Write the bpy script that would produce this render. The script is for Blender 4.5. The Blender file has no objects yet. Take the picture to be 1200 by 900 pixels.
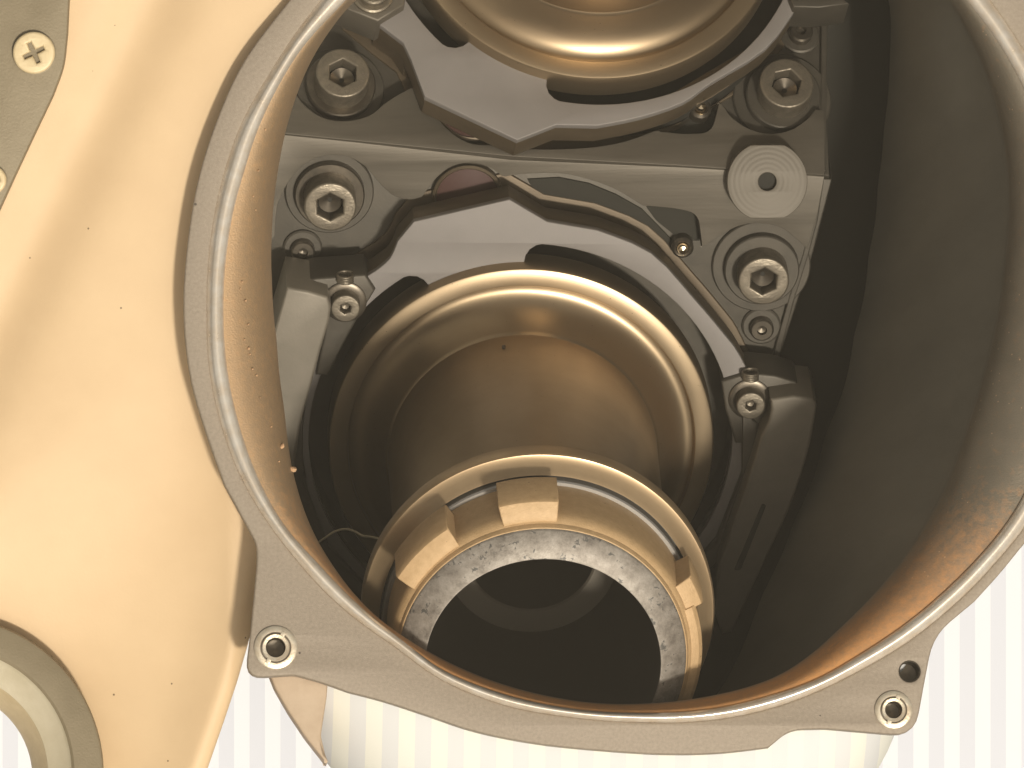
import bpy, bmesh, math, random
from mathutils import Vector, Matrix, noise
random.seed(7)
HAZE = 0.027
scene = bpy.context.scene
C = scene.collection
R = math.radians
# ------------------------------------------------------------------ camera, sky, sun
# design space: x right, y up, z toward the viewer, unit = 0.2 mm; the scene is about 25 cm across
S = 0.0002
D = 11000.0                       # viewing distance (2.2 m)
zen = Vector((0.20, -0.05, 0.98)).normalized()          # where the sky's zenith lies, seen from the viewer
xw = (Vector((1, 0, 0)) - zen * zen.x).normalized()
yw = zen.cross(xw)
WR = Matrix((xw, yw, zen))                              # viewer axes -> world axes
WC = Matrix.Translation((0, 0, 0.6)) @ WR.to_4x4() @ Matrix.Scale(S, 4)

cam_data = bpy.data.cameras.new('camera')
cam = bpy.data.objects.new('camera', cam_data)
C.objects.link(cam)
cam.matrix_world = Matrix.Translation(WC @ Vector((0, 0, D))) @ WR.to_4x4()
cam_data.sensor_width = 36
cam_data.lens = D / 1200 * 36
cam_data.clip_start = 0.05
cam_data.clip_end = 200
scene.camera = cam

SUN = Vector((0.22, -0.34, 0.91)).normalized()           # toward the sun, viewer axes
sw = WR @ SUN
world = bpy.data.worlds.new('World')
scene.world = world
world.use_nodes = True
nt = world.node_tree
nt.nodes.clear()
sky = nt.nodes.new('ShaderNodeTexSky')
sky.sky_type = 'NISHITA'
sky.sun_disc = False
sky.sun_elevation = math.asin(sw.z)
sky.sun_rotation = math.atan2(sw.x, sw.y)
sky.dust_density = 6
sky.air_density = 1.0
hs = nt.nodes.new('ShaderNodeHueSaturation')
hs.inputs['Saturation'].default_value = 0.25            # dust-laden, nearly colourless sky
mx = nt.nodes.new('ShaderNodeMix'); mx.data_type = 'RGBA'; mx.blend_type = 'MULTIPLY'
mx.inputs[0].default_value = 1
mx.inputs[7].default_value = (1.0, 0.93, 0.80, 1)
bg = nt.nodes.new('ShaderNodeBackground')
bg.inputs['Strength'].default_value = 0.10
out = nt.nodes.new('ShaderNodeOutputWorld')
nt.links.new(sky.outputs[0], hs.inputs['Color'])
nt.links.new(hs.outputs[0], mx.inputs[6])
nt.links.new(mx.outputs[2], bg.inputs['Color'])
nt.links.new(bg.outputs[0], out.inputs['Surface'])

sd = bpy.data.lights.new('sun', 'SUN')
sd.energy = 3.2
sd.angle = R(4)
sd.color = (1.0, 0.93, 0.82)
so = bpy.data.objects.new('sun', sd)
C.objects.link(so)
so.rotation_euler = sw.to_track_quat('Z', 'Y').to_euler()
so.location = (0, 0, 3)

scene.view_settings.view_transform = 'Standard'
scene.view_settings.look = 'None'
scene.view_settings.gamma = 1
scene.view_settings.exposure = 0.0
scene.cycles.max_bounces = 10
scene.cycles.diffuse_bounces = 6
scene.cycles.glossy_bounces = 6
scene.cycles.use_denoising = True

# ------------------------------------------------------------------ frames and projection helpers
def Q(px, py, z):
    """viewer-space point seen at photo pixel (px, py) when it lies z in front of the reference depth"""
    k = (D - z) / D
    return Vector(((px - 600) * k, (450 - py) * k, z))

class Frame:
    def __init__(self, px, py, z, n):
        self.o = Q(px, py, z)
        self.n = Vector(n).normalized()
        self.x = (Vector((1, 0, 0)) - self.n * self.n.x).normalized()
        self.y = self.n.cross(self.x)
        m = Matrix((self.x, self.y, self.n)).transposed().to_4x4()
        self.m = Matrix.Translation(self.o) @ m
        self.inv = self.m.inverted()
    def at(self, px, py, h=0.0):
        """local x, y of the point of the plane at height h that shows at photo pixel (px, py)"""
        e = Vector((0, 0, D)); d = Vector((px - 600, 450 - py, -D))
        t = (h - self.n.dot(e - self.o)) / self.n.dot(d)
        p = self.inv @ (e + d * t)
        return (p.x, p.y)
    def poly(self, pts, h=0.0):
        return [self.at(x, y, h) for x, y in pts]

FA = Frame(611, 522, 0, (0.040, -0.413, 0.910))         # lower station of the carousel
FB = Frame(693, -112, 21, (0.100, 0.400, 0.911))        # upper station
FM = Frame(600, 450, 0, (0, 0, 1))                      # straight at the viewer
RN = Vector((0.05, 0.10, 0.99)).normalized()
FR = Frame(735, 330, 560, RN)                           # the port's rim
def rim_z(px, py):
    e = Vector((0, 0, D)); d = Vector((px - 600, 450 - py, -D))
    t = -FR.n.dot(e - FR.o) / FR.n.dot(d)
    return (e + d * t).z

# ------------------------------------------------------------------ materials
MATS = {}
def nodes_of(m):
    return m.node_tree.nodes, m.node_tree.links
def mat(name, col, rough=0.5, metal=0.0, col2=None, nscale=0.05, ndetail=6, lo=0.35, hi=0.65,
        bump=0.0, bscale=0.5, rvar=0.0, specks=None, sp_scale=0.12, sp_thr=0.08, stretch=None, spec=0.5, aniso=0.0):
    """Principled material; noise scales are per 0.2 mm unit of the object"""
    m = bpy.data.materials.new(name); m.use_nodes = True
    N, L = nodes_of(m)
    b = N['Principled BSDF']
    b.inputs['Base Color'].default_value = (*col, 1)
    b.inputs['Roughness'].default_value = rough
    b.inputs['Metallic'].default_value = metal
    b.inputs['Specular IOR Level'].default_value = spec
    tc = N.new('ShaderNodeTexCoord')
    mp = N.new('ShaderNodeMapping')
    if stretch: mp.inputs['Scale'].default_value = stretch
    L.new(tc.outputs['Object'], mp.inputs['Vector'])
    last = None
    if col2 is not None:
        n1 = N.new('ShaderNodeTexNoise'); n1.inputs['Scale'].default_value = nscale
        n1.inputs['Detail'].default_value = ndetail; n1.inputs['Roughness'].default_value = 0.62
        L.new(mp.outputs[0], n1.inputs['Vector'])
        rp = N.new('ShaderNodeValToRGB')
        rp.color_ramp.elements[0].position = lo; rp.color_ramp.elements[0].color = (*col, 1)
        rp.color_ramp.elements[1].position = hi; rp.color_ramp.elements[1].color = (*col2, 1)
        L.new(n1.outputs['Fac'], rp.inputs[0])
        last = rp.outputs[0]
        if rvar:
            mr = N.new('ShaderNodeMapRange')
            mr.inputs['To Min'].default_value = max(0.03, rough - rvar); mr.inputs['To Max'].default_value = min(1, rough + rvar)
            mr.inputs['From Min'].default_value = 0.3; mr.inputs['From Max'].default_value = 0.7
            L.new(n1.outputs['Fac'], mr.inputs['Value']); L.new(mr.outputs[0], b.inputs['Roughness'])
    if specks is not None:
        v = N.new('ShaderNodeTexVoronoi'); v.inputs['Scale'].default_value = sp_scale
        L.new(tc.outputs['Object'], v.inputs['Vector'])
        wn = N.new('ShaderNodeTexNoise'); wn.inputs['Scale'].default_value = sp_scale * 0.13
        L.new(tc.outputs['Object'], wn.inputs['Vector'])
        mu = N.new('ShaderNodeMath'); mu.operation = 'MULTIPLY'; mu.inputs[1].default_value = sp_thr * 2
        L.new(wn.outputs['Fac'], mu.inputs[0])
        lt = N.new('ShaderNodeMath'); lt.operation = 'LESS_THAN'
        L.new(v.outputs['Distance'], lt.inputs[0]); L.new(mu.outputs[0], lt.inputs[1])
        mi = N.new('ShaderNodeMix'); mi.data_type = 'RGBA'
        L.new(lt.outputs[0], mi.inputs[0])
        if last: L.new(last, mi.inputs[6])
        else: mi.inputs[6].default_value = (*col, 1)
        mi.inputs[7].default_value = (*specks, 1)
        last = mi.outputs[2]
    if last: L.new(last, b.inputs['Base Color'])
    if bump:
        n2 = N.new('ShaderNodeTexNoise'); n2.inputs['Scale'].default_value = bscale; n2.inputs['Detail'].default_value = 4
        L.new(mp.outputs[0], n2.inputs['Vector'])
        bp = N.new('ShaderNodeBump'); bp.inputs['Strength'].default_value = bump; bp.inputs['Distance'].default_value = 0.0005
        L.new(n2.outputs['Fac'], bp.inputs['Height']); L.new(bp.outputs[0], b.inputs['Normal'])
    MATS[name] = m
    return m

mat('rim_paint', (0.235, 0.192, 0.145), 0.6, 0.15, (0.315, 0.262, 0.20), 0.28, ndetail=3, bump=0.2, bscale=0.8, lo=0.25, hi=0.75, specks=(0.08, 0.06, 0.045), sp_scale=0.03, sp_thr=0.04)
mat('bead', (0.78, 0.72, 0.63), 0.22, 0.55, (0.68, 0.58, 0.46), 0.06, bump=0.08, bscale=0.2, rvar=0.06)
mat('wall', (0.150, 0.140, 0.112), 0.6, 0.1, (0.200, 0.185, 0.147), 0.010, stretch=(0.5, 1.6, 0.4), bump=0.08, bscale=0.5, lo=0.25, hi=0.75)
mat('black', (0.030, 0.028, 0.023), 0.7, 0.0, spec=0.1)
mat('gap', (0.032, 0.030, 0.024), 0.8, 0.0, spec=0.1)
mat('shell', (0.66, 0.60, 0.38), 0.6, 0, (0.72, 0.66, 0.46), 0.01, bump=0.1, bscale=0.3)
mat('beige', (0.595, 0.425, 0.245), 0.6, 0, (0.65, 0.475, 0.28), 0.007, bump=0.06, bscale=0.3, specks=(0.16, 0.10, 0.05), sp_scale=0.026, sp_thr=0.03, lo=0.3, hi=0.7)
mat('olive', (0.185, 0.148, 0.088), 0.55, 0.2, (0.215, 0.174, 0.107), 0.02, bump=0.15, bscale=0.4)
mat('olive_light', (0.50, 0.44, 0.31), 0.5, 0.1, (0.56, 0.50, 0.37), 0.03, bump=0.1, bscale=0.4)
mat('screw_tan', (0.56, 0.44, 0.25), 0.5, 0.1, (0.62, 0.50, 0.30), 0.08, bump=0.1, bscale=0.4)
mat('face', (0.185, 0.168, 0.153), 0.62, 0.25, (0.207, 0.189, 0.173), 0.015, bump=0.08, bscale=0.9, lo=0.3, hi=0.7)
mat('side', (0.095, 0.070, 0.043), 0.5, 0.5, (0.11, 0.082, 0.05), 0.03, bump=0.06, bscale=0.5)
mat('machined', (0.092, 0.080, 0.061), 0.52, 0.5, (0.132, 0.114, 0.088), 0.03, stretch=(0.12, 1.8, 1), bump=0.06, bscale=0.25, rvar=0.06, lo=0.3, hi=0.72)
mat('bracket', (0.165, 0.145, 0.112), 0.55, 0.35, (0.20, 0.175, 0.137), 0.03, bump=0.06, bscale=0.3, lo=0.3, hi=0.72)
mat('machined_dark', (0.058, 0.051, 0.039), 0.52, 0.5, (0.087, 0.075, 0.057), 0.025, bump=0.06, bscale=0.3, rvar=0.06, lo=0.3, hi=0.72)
mat('bolt', (0.205, 0.175, 0.130), 0.44, 0.7, (0.145, 0.123, 0.092), 0.10, bump=0.15, bscale=0.4, rvar=0.08)
mat('bolt_dark', (0.085, 0.073, 0.056), 0.34, 0.8, (0.12, 0.10, 0.075), 0.1)
mat('bronze', (0.36, 0.272, 0.172), 0.36, 0.9, (0.315, 0.236, 0.147), 0.010, rvar=0.04, specks=(0.07, 0.042, 0.022), sp_scale=0.10, sp_thr=0.045, lo=0.3, hi=0.7)
mat('ring_steel', (0.45, 0.325, 0.19), 0.36, 0.65, (0.40, 0.285, 0.165), 0.03, rvar=0.05)
mat('lug', (0.43, 0.285, 0.14), 0.55, 0.1, (0.51, 0.345, 0.18), 0.12, bump=0.18, bscale=0.5, lo=0.3, hi=0.7, specks=(0.22, 0.14, 0.07), sp_scale=0.06, sp_thr=0.05)
mat('groove', (0.10, 0.095, 0.085), 0.4, 0.8)
mat('seal', (0.34, 0.32, 0.29), 0.4, 0.7)
mat('bore', (0.085, 0.074, 0.057), 0.6, 0.0, spec=0.2)
mat('bore_step', (0.14, 0.12, 0.09), 0.6, 0.0)
mat('amber', (0.06, 0.028, 0.022), 0.55, 0.0, spec=0.2)
mat('brass_tip', (0.85, 0.70, 0.48), 0.15, 1.0)
mat('insert', (0.66, 0.60, 0.48), 0.35, 0.7, (0.55, 0.45, 0.32), 0.1, bump=0.1, bscale=0.5)
mat('gusset_shadow_tan', (0.42, 0.315, 0.215), 0.65, 0, (0.48, 0.37, 0.26), 0.03, bump=0.1, bscale=0.3)
mat('dust', (0.42, 0.25, 0.13), 0.95, 0, (0.50, 0.32, 0.18), 0.2)
mat('thread', (0.40, 0.34, 0.22), 0.6, 0)
mat('mark', (0.14, 0.115, 0.085), 0.6, 0.4)

def lip_material():
    m = mat('lip', (0.195, 0.165, 0.122), 0.45, 0.4, (0.165, 0.142, 0.106), 0.03, bump=0.2, bscale=0.5, specks=(0.50, 0.36, 0.23), sp_scale=0.09, sp_thr=0.07)
    N, L = nodes_of(m); b = N['Principled BSDF']
    src = b.inputs['Base Color'].links[0].from_socket
    tc = N.new('ShaderNodeTexCoord'); sx = N.new('ShaderNodeSeparateXYZ'); L.new(tc.outputs['Object'], sx.inputs[0])
    nz = N.new('ShaderNodeTexNoise'); nz.inputs['Scale'].default_value = 0.12; nz.inputs['Detail'].default_value = 8; nz.inputs['Roughness'].default_value = 0.75
    L.new(tc.outputs['Object'], nz.inputs['Vector'])
    # fine orange dust settled on the lower part of the lip, its edge broken by noise
    a = N.new('ShaderNodeMapRange'); a.inputs['From Min'].default_value = -210; a.inputs['From Max'].default_value = -430
    L.new(sx.outputs['Y'], a.inputs['Value'])
    s = N.new('ShaderNodeMath'); s.operation = 'ADD'; L.new(a.outputs[0], s.inputs[0])
    n2 = N.new('ShaderNodeMath'); n2.operation = 'MULTIPLY_ADD'; n2.inputs[1].default_value = 1.4; n2.inputs[2].default_value = -0.76
    L.new(nz.outputs['Fac'], n2.inputs[0]); L.new(n2.outputs[0], s.inputs[1])
    zz = N.new('ShaderNodeMapRange'); zz.inputs['From Min'].default_value = -96; zz.inputs['From Max'].default_value = -35
    L.new(sx.outputs['Z'], zz.inputs['Value'])
    c0 = N.new('ShaderNodeClamp'); L.new(s.outputs[0], c0.inputs[0])
    cl = N.new('ShaderNodeMath'); cl.operation = 'MULTIPLY'; L.new(c0.outputs[0], cl.inputs[0]); L.new(zz.outputs[0], cl.inputs[1])
    mi = N.new('ShaderNodeMix'); mi.data_type = 'RGBA'; L.new(cl.outputs[0], mi.inputs[0])
    # left side of the lip painted lighter brown for the sunlight on it
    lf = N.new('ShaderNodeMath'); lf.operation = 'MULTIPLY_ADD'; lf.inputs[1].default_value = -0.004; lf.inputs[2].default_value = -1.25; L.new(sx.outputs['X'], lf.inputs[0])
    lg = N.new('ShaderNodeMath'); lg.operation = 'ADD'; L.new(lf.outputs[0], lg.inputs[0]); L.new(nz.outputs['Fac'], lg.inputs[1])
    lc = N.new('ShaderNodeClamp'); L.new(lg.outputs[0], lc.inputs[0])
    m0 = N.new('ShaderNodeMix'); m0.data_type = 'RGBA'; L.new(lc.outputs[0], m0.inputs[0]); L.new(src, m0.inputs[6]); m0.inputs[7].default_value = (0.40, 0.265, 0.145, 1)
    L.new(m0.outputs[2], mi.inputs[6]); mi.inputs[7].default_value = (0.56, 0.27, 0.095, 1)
    L.new(mi.outputs[2], b.inputs['Base Color'])
    iv = N.new('ShaderNodeMapRange'); iv.inputs['To Min'].default_value = 0.4; iv.inputs['To Max'].default_value = 0.0
    L.new(cl.outputs[0], iv.inputs['Value']); L.new(iv.outputs[0], b.inputs['Metallic'])
    iv = N.new('ShaderNodeMapRange'); iv.inputs['To Min'].default_value = 0.5; iv.inputs['To Max'].default_value = 0.9
    L.new(cl.outputs[0], iv.inputs['Value']); L.new(iv.outputs[0], b.inputs['Roughness'])
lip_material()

def patina_material():
    m = bpy.data.materials.new('patina_steel'); m.use_nodes = True; N, L = nodes_of(m); b = N['Principled BSDF']
    tc = N.new('ShaderNodeTexCoord')
    n1 = N.new('ShaderNodeTexNoise'); n1.inputs['Scale'].default_value = 0.055; n1.inputs['Detail'].default_value = 10; n1.inputs['Roughness'].default_value = 0.75
    L.new(tc.outputs['Object'], n1.inputs['Vector'])
    r = N.new('ShaderNodeValToRGB'); cr = r.color_ramp
    cr.elements[0].position = 0.30; cr.elements[0].color = (0.10, 0.085, 0.07, 1)
    cr.elements[1].position = 0.70; cr.elements[1].color = (0.36, 0.325, 0.28, 1)
    e = cr.elements.new(0.47); e.color = (0.225, 0.198, 0.165, 1)
    L.new(n1.outputs['Fac'], r.inputs[0])
    n3 = N.new('ShaderNodeTexNoise'); n3.inputs['Scale'].default_value = 0.022; n3.inputs['Detail'].default_value = 3
    L.new(tc.outputs['Object'], n3.inputs['Vector'])
    n4 = N.new('ShaderNodeTexNoise'); n4.inputs['Scale'].default_value = 0.11; n4.inputs['Detail'].default_value = 5; n4.inputs['Roughness'].default_value = 0.6; n4.inputs['Distortion'].default_value = 0.6
    L.new(tc.outputs['Object'], n4.inputs['Vector'])
    ad = N.new('ShaderNodeMath'); ad.operation = 'MULTIPLY_ADD'; ad.inputs[1].default_value = 0.55; L.new(n3.outputs['Fac'], ad.inputs[0]); L.new(n4.outputs['Fac'], ad.inputs[2])
    lt = N.new('ShaderNodeMapRange'); lt.inputs['From Min'].default_value = 0.885; lt.inputs['From Max'].default_value = 0.93; L.new(ad.outputs[0], lt.inputs['Value'])
    mi = N.new('ShaderNodeMix'); mi.data_type = 'RGBA'; L.new(lt.outputs[0], mi.inputs[0]); L.new(r.outputs[0], mi.inputs[6]); mi.inputs[7].default_value = (0.09, 0.085, 0.075, 1)
    L.new(mi.outputs[2], b.inputs['Base Color'])
    b.inputs['Metallic'].default_value = 0.4; b.inputs['Roughness'].default_value = 0.5
    bp = N.new('ShaderNodeBump'); bp.inputs['Strength'].default_value = 0.3; bp.inputs['Distance'].default_value = 0.0005
    L.new(n1.outputs['Fac'], bp.inputs['Height']); L.new(bp.outputs[0], b.inputs['Normal'])
    MATS['patina'] = m
patina_material()

def turned_material():
    m = mat('turned', (0.115, 0.099, 0.075), 0.58, 0.3)
    N, L = nodes_of(m); b = N['Principled BSDF']
    tc = N.new('ShaderNodeTexCoord'); mp = N.new('ShaderNodeMapping'); L.new(tc.outputs['Object'], mp.inputs[0])
    mp.name = 'centre'
    w = N.new('ShaderNodeTexWave'); w.wave_type = 'RINGS'; w.rings_direction = 'Z'; w.inputs['Scale'].default_value = 0.055
    w.inputs['Distortion'].default_value = 1.5; w.inputs['Detail'].default_value = 2; w.inputs['Detail Scale'].default_value = 0.02
    L.new(mp.outputs[0], w.inputs['Vector'])
    bp = N.new('ShaderNodeBump'); bp.inputs['Strength'].default_value = 0.07; bp.inputs['Distance'].default_value = 0.0005
    L.new(w.outputs['Fac'], bp.inputs['Height']); L.new(bp.outputs[0], b.inputs['Normal'])
    return m
turned_material()

def backdrop_material():
    m = bpy.data.materials.new('striped_backdrop'); m.use_nodes = True; N, L = nodes_of(m); b = N['Principled BSDF']
    tc = N.new('ShaderNodeTexCoord'); sx = N.new('ShaderNodeSeparateXYZ'); L.new(tc.outputs['Object'], sx.inputs[0])
    d = N.new('ShaderNodeMath'); d.operation = 'DIVIDE'; d.inputs[1].default_value = 39.8; L.new(sx.outputs['X'], d.inputs[0])
    f = N.new('ShaderNodeMath'); f.operation = 'FRACT'; L.new(d.outputs[0], f.inputs[0])
    g = N.new('ShaderNodeMath'); g.operation = 'GREATER_THAN'; g.inputs[1].default_value = 0.5; L.new(f.outputs[0], g.inputs[0])
    mi = N.new('ShaderNodeMix'); mi.data_type = 'RGBA'; L.new(g.outputs[0], mi.inputs[0])
    mi.inputs[6].default_value = (0.71, 0.72, 0.75, 1); mi.inputs[7].default_value = (0.61, 0.625, 0.675, 1)
    L.new(mi.outputs[2], b.inputs['Base Color']); b.inputs['Roughness'].default_value = 0.9
    MATS['backdrop'] = m
    sh = m.copy(); sh.name = 'striped_shell'; MATS['shell'] = sh
    for n_ in sh.node_tree.nodes:
        if n_.type == 'MIX': n_.inputs[6].default_value = (0.72, 0.71, 0.635, 1); n_.inputs[7].default_value = (0.63, 0.63, 0.62, 1)
        if n_.type == 'MATH' and n_.operation == 'DIVIDE': n_.inputs[1].default_value = 36.0
backdrop_material()

# ------------------------------------------------------------------ mesh helpers (local units = 0.2 mm)
def finish(me, smooth=35):
    me.polygons.foreach_set('use_smooth', [True] * len(me.polygons))
    me.set_sharp_from_angle(angle=R(smooth))
    me.update()
    return me
def obj(name, me, material, parent=None, frame=None, at=None):
    o = bpy.data.objects.new(name, me)
    if not me.materials: me.materials.append(MATS[material])
    C.objects.link(o)
    if parent: o.parent = parent
    if frame: o.matrix_world = WC @ frame.m
    if at: o.location = at
    return o
def thing(name, label, cat, frame, group=None):
    e = bpy.data.objects.new(name, None); C.objects.link(e)
    e.matrix_world = WC @ frame.m
    e.empty_display_size = 20
    e['label'] = label; e['category'] = cat
    if group: e['group'] = group
    return e
def from_bm(bm, smooth=35):
    me = bpy.data.meshes.new('mesh')
    bmesh.ops.recalc_face_normals(bm, faces=bm.faces)
    bm.to_mesh(me); bm.free()
    return finish(me, smooth)
def lathe(profile, segs=128, c=(0, 0), a0=0.0, a1=360.0, smooth=35, close=False):
    """surface of revolution about the local z axis through c; profile = [(radius, height)]"""
    full = abs(a1 - a0) >= 359.9
    n = segs if full else segs + 1
    V, F = [], []
    for i in range(n):
        a = R(a0 + (a1 - a0) * i / segs)
        for r, h in profile: V.append((c[0] + r * math.cos(a), c[1] + r * math.sin(a), h))
    k = len(profile)
    for i in range(segs):
        j = (i + 1) % n
        for q in range(k - (0 if close else 1)):
            q2 = (q + 1) % k
            F.append((i * k + q, j * k + q, j * k + q2, i * k + q2))
    if not full and close:
        F.append(tuple(range(k))); F.append(tuple(reversed([(n - 1) * k + q for q in range(k)])))
    me = bpy.data.meshes.new('mesh'); me.from_pydata(V, [], F)
    bm = bmesh.new(); bm.from_mesh(me); bpy.data.meshes.remove(me)
    bmesh.ops.remove_doubles(bm, verts=bm.verts, dist=1e-4)
    return from_bm(bm, smooth)
def extrude(outer, h0, h1, holes=(), bevel=2.0, res=2):
    """flat plate with an outline, holes and rounded edges, lying between heights h0 and h1"""
    cu = bpy.data.curves.new('outline', 'CURVE'); cu.dimensions = '2D'; cu.fill_mode = 'BOTH'
    def area(p): return sum(p[i][0] * p[(i + 1) % len(p)][1] - p[(i + 1) % len(p)][0] * p[i][1] for i in range(len(p)))
    for k, pts in enumerate([outer] + list(holes)):
        if (area(pts) > 0) != (k == 0): pts = list(reversed(pts))
        sp = cu.splines.new('POLY'); sp.points.add(len(pts) - 1)
        for p, q in zip(sp.points, pts): p.co = (q[0], q[1], 0, 1)
        sp.use_cyclic_u = True
    cu.bevel_depth = bevel; cu.bevel_resolution = res; cu.offset = -bevel
    cu.extrude = max(0.0, (h1 - h0) / 2 - bevel)
    t = bpy.data.objects.new('t', cu); C.objects.link(t)
    dg = bpy.context.evaluated_depsgraph_get()
    me = bpy.data.meshes.new_from_object(t.evaluated_get(dg))
    bpy.data.objects.remove(t); bpy.data.curves.remove(cu)
    me.materials.clear()
    me.transform(Matrix.Translation((0, 0, (h0 + h1) / 2)))
    bm = bmesh.new(); bm.from_mesh(me); bmesh.ops.remove_doubles(bm, verts=bm.verts, dist=0.02)
    bm.to_mesh(me); bm.free()
    return finish(me, 32)
def loft(rings, closed_profile=False, smooth=50, closed_ring=True):
    n = len(rings[0]); V = [tuple(p) for r in rings for p in r]; F = []
    for k in range(len(rings) - (0 if closed_profile else 1)):
        k2 = (k + 1) % len(rings)
        for i in range(n if closed_ring else n - 1):
            j = (i + 1) % n
            F.append((k * n + i, k * n + j, k2 * n + j, k2 * n + i))
    me = bpy.data.meshes.new('mesh'); me.from_pydata(V, [], F)
    bm = bmesh.new(); bm.from_mesh(me); bpy.data.meshes.remove(me)
    return from_bm(bm, smooth)
def tube(pts, r, segs=8):
    rings = []
    for i, p in enumerate(pts):
        p = Vector(p); d = (Vector(pts[min(i + 1, len(pts) - 1)]) - Vector(pts[max(i - 1, 0)])).normalized()
        a = d.orthogonal().normalized() if i == 0 else (rings_a - d * d.dot(rings_a)).normalized()
        rings_a = a; b = d.cross(a)
        rings.append([p + (a * math.cos(6.2832 * k / segs) + b * math.sin(6.2832 * k / segs)) * r for k in range(segs)])
    return loft(rings, smooth=60)
def smooth_curve(pts, sub=6, closed=True):
    """Catmull-Rom through the points"""
    out = []; n = len(pts)
    for i in range(n if closed else n - 1):
        g = lambda k: Vector(pts[k % n]) if closed else Vector(pts[max(0, min(n - 1, k))])
        p0, p1, p2, p3 = g(i - 1), g(i), g(i + 1), g(i + 2)
        for s in range(sub):
            t = s / sub
            out.append(tuple(0.5 * ((2 * p1) + (p2 - p0) * t + (2 * p0 - 5 * p1 + 4 * p2 - p3) * t * t + (3 * p1 - p0 - 3 * p2 + p3) * t ** 3)))
    if not closed: out.append(tuple(pts[-1]))
    return out
def rounded(pts, rad, seg=5):
    """polygon with rounded corners; rad = one radius or one for each corner"""
    out = []; n = len(pts)
    for i in range(n):
        p = Vector(pts[i]); a = Vector(pts[i - 1]) - p; b = Vector(pts[(i + 1) % n]) - p
        r = rad[i] if isinstance(rad, (list, tuple)) else rad
        k = min(r, a.length * 0.45, b.length * 0.45)
        if k < 0.3: out.append(tuple(p)); continue
        s = p + a.normalized() * k; e = p + b.normalized() * k
        for q in range(seg + 1):
            t = q / seg
            out.append(tuple(s * (1 - t) ** 2 + p * 2 * t * (1 - t) + e * t * t))
    return out
def circle(c, r, n=48):
    return [(c[0] + r * math.cos(6.283185 * i / n), c[1] + r * math.sin(6.283185 * i / n)) for i in range(n)]
def sector(r0, r1, a0, a1, n=40):
    o = [(r1 * math.cos(R(a0 + (a1 - a0) * i / n)), r1 * math.sin(R(a0 + (a1 - a0) * i / n))) for i in range(n + 1)]
    i_ = [(r0 * math.cos(R(a1 - (a1 - a0) * i / n)), r0 * math.sin(R(a1 - (a1 - a0) * i / n))) for i in range(n + 1)]
    return o + i_
# polar outlines in the rim's view
PC = (735, 330); NP = 288
def polar(pts):
    d = sorted((math.atan2(-(y - PC[1]), x - PC[0]), math.hypot(x - PC[0], y - PC[1])) for x, y in pts)
    d = [(a - 2 * math.pi, r) for a, r in d[-3:]] + d + [(a + 2 * math.pi, r) for a, r in d[:3]]
    res = []
    for i in range(NP):
        a = -math.pi + 2 * math.pi * i / NP
        for k in range(len(d) - 1):
            if d[k][0] <= a < d[k + 1][0]:
                t = (a - d[k][0]) / (d[k + 1][0] - d[k][0]); res.append(d[k][1] * (1 - t) + d[k + 1][1] * t); break
    for _ in range(4): res = [(res[i - 1] + 2 * res[i] + res[(i + 1) % NP]) / 4 for i in range(NP)]
    return res
def pt(rad, i):
    a = -math.pi + 2 * math.pi * i / NP
    return PC[0] + rad * math.cos(a), PC[1] - rad * math.sin(a)

# ================================================================== background
bm = bmesh.new()
for a, b in ((-2600, -2200), (2600, -2200), (2600, 2200), (-2600, 2200)): bm.verts.new((a, b, 0))
bm.faces.new(bm.verts)
FK = Frame(600, 450, -1100, (0, 0, 1))
o = obj('backdrop', from_bm(bm), 'backdrop', frame=FK)
o['kind'] = 'structure'

# ================================================================== port housing
BEAD_OUT = polar([(370, 10), (320, 83), (283, 147), (263, 207), (248, 283), (244, 361), (247, 437), (262, 503), (284, 561), (320, 619),
    (344, 650), (381, 692), (422, 728), (464, 756), (515, 795), (592, 826), (668, 839), (745, 845), (850, 841), (894, 832), (952, 812), (1010, 783),
    (1063, 752), (1107, 717), (1142, 685), (1165, 659), (1200, 618), (1228, 565), (1255, 460), (1265, 330), (1250, 190), (1220, 100), (1180, 30), (1120, -45),
    (1020, -125), (900, -175), (780, -190), (650, -178), (540, -140), (450, -75)])
BEAD_IN = polar([(397, 10), (353, 57), (327, 100), (303, 150), (287, 200), (273, 250), (267, 287), (262, 361), (267, 437), (282, 503), (307, 570), (338, 623),
    (364, 650), (400, 689), (439, 725), (472, 750), (515, 784), (592, 814), (668, 830), (745, 835), (841, 830), (900, 816), (960, 795), (1007, 767), (1060, 732),
    (1110, 690), (1148, 652), (1175, 620), (1195, 590), (1218, 540), (1240, 440), (1246, 330), (1232, 200), (1203, 110), (1165, 42), (1110, -25), (1010, -105), (900, -153),
    (780, -168), (655, -156), (550, -120), (470, -60)])
LIP_END = polar([(404, 13), (365, 70), (340, 135), (326, 200), (319, 270), (319, 330), (325, 400), (334, 480), (345, 560), (365, 620), (385, 655), (410, 690),
    (440, 722), (480, 750), (530, 778), (590, 802), (650, 817), (700, 824), (760, 824), (830, 816), (890, 801), (917, 790), (950, 767), (987, 733), (1027, 693),
    (1060, 653), (1087, 610), (1110, 567), (1133, 500), (1152, 440), (1167, 380), (1178, 300), (1182, 220), (1170, 133), (1140, 50), (1113, 0), (1075, -40),
    (1000, -85), (900, -125), (780, -140), (660, -130), (560, -98), (475, -48)])
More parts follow.
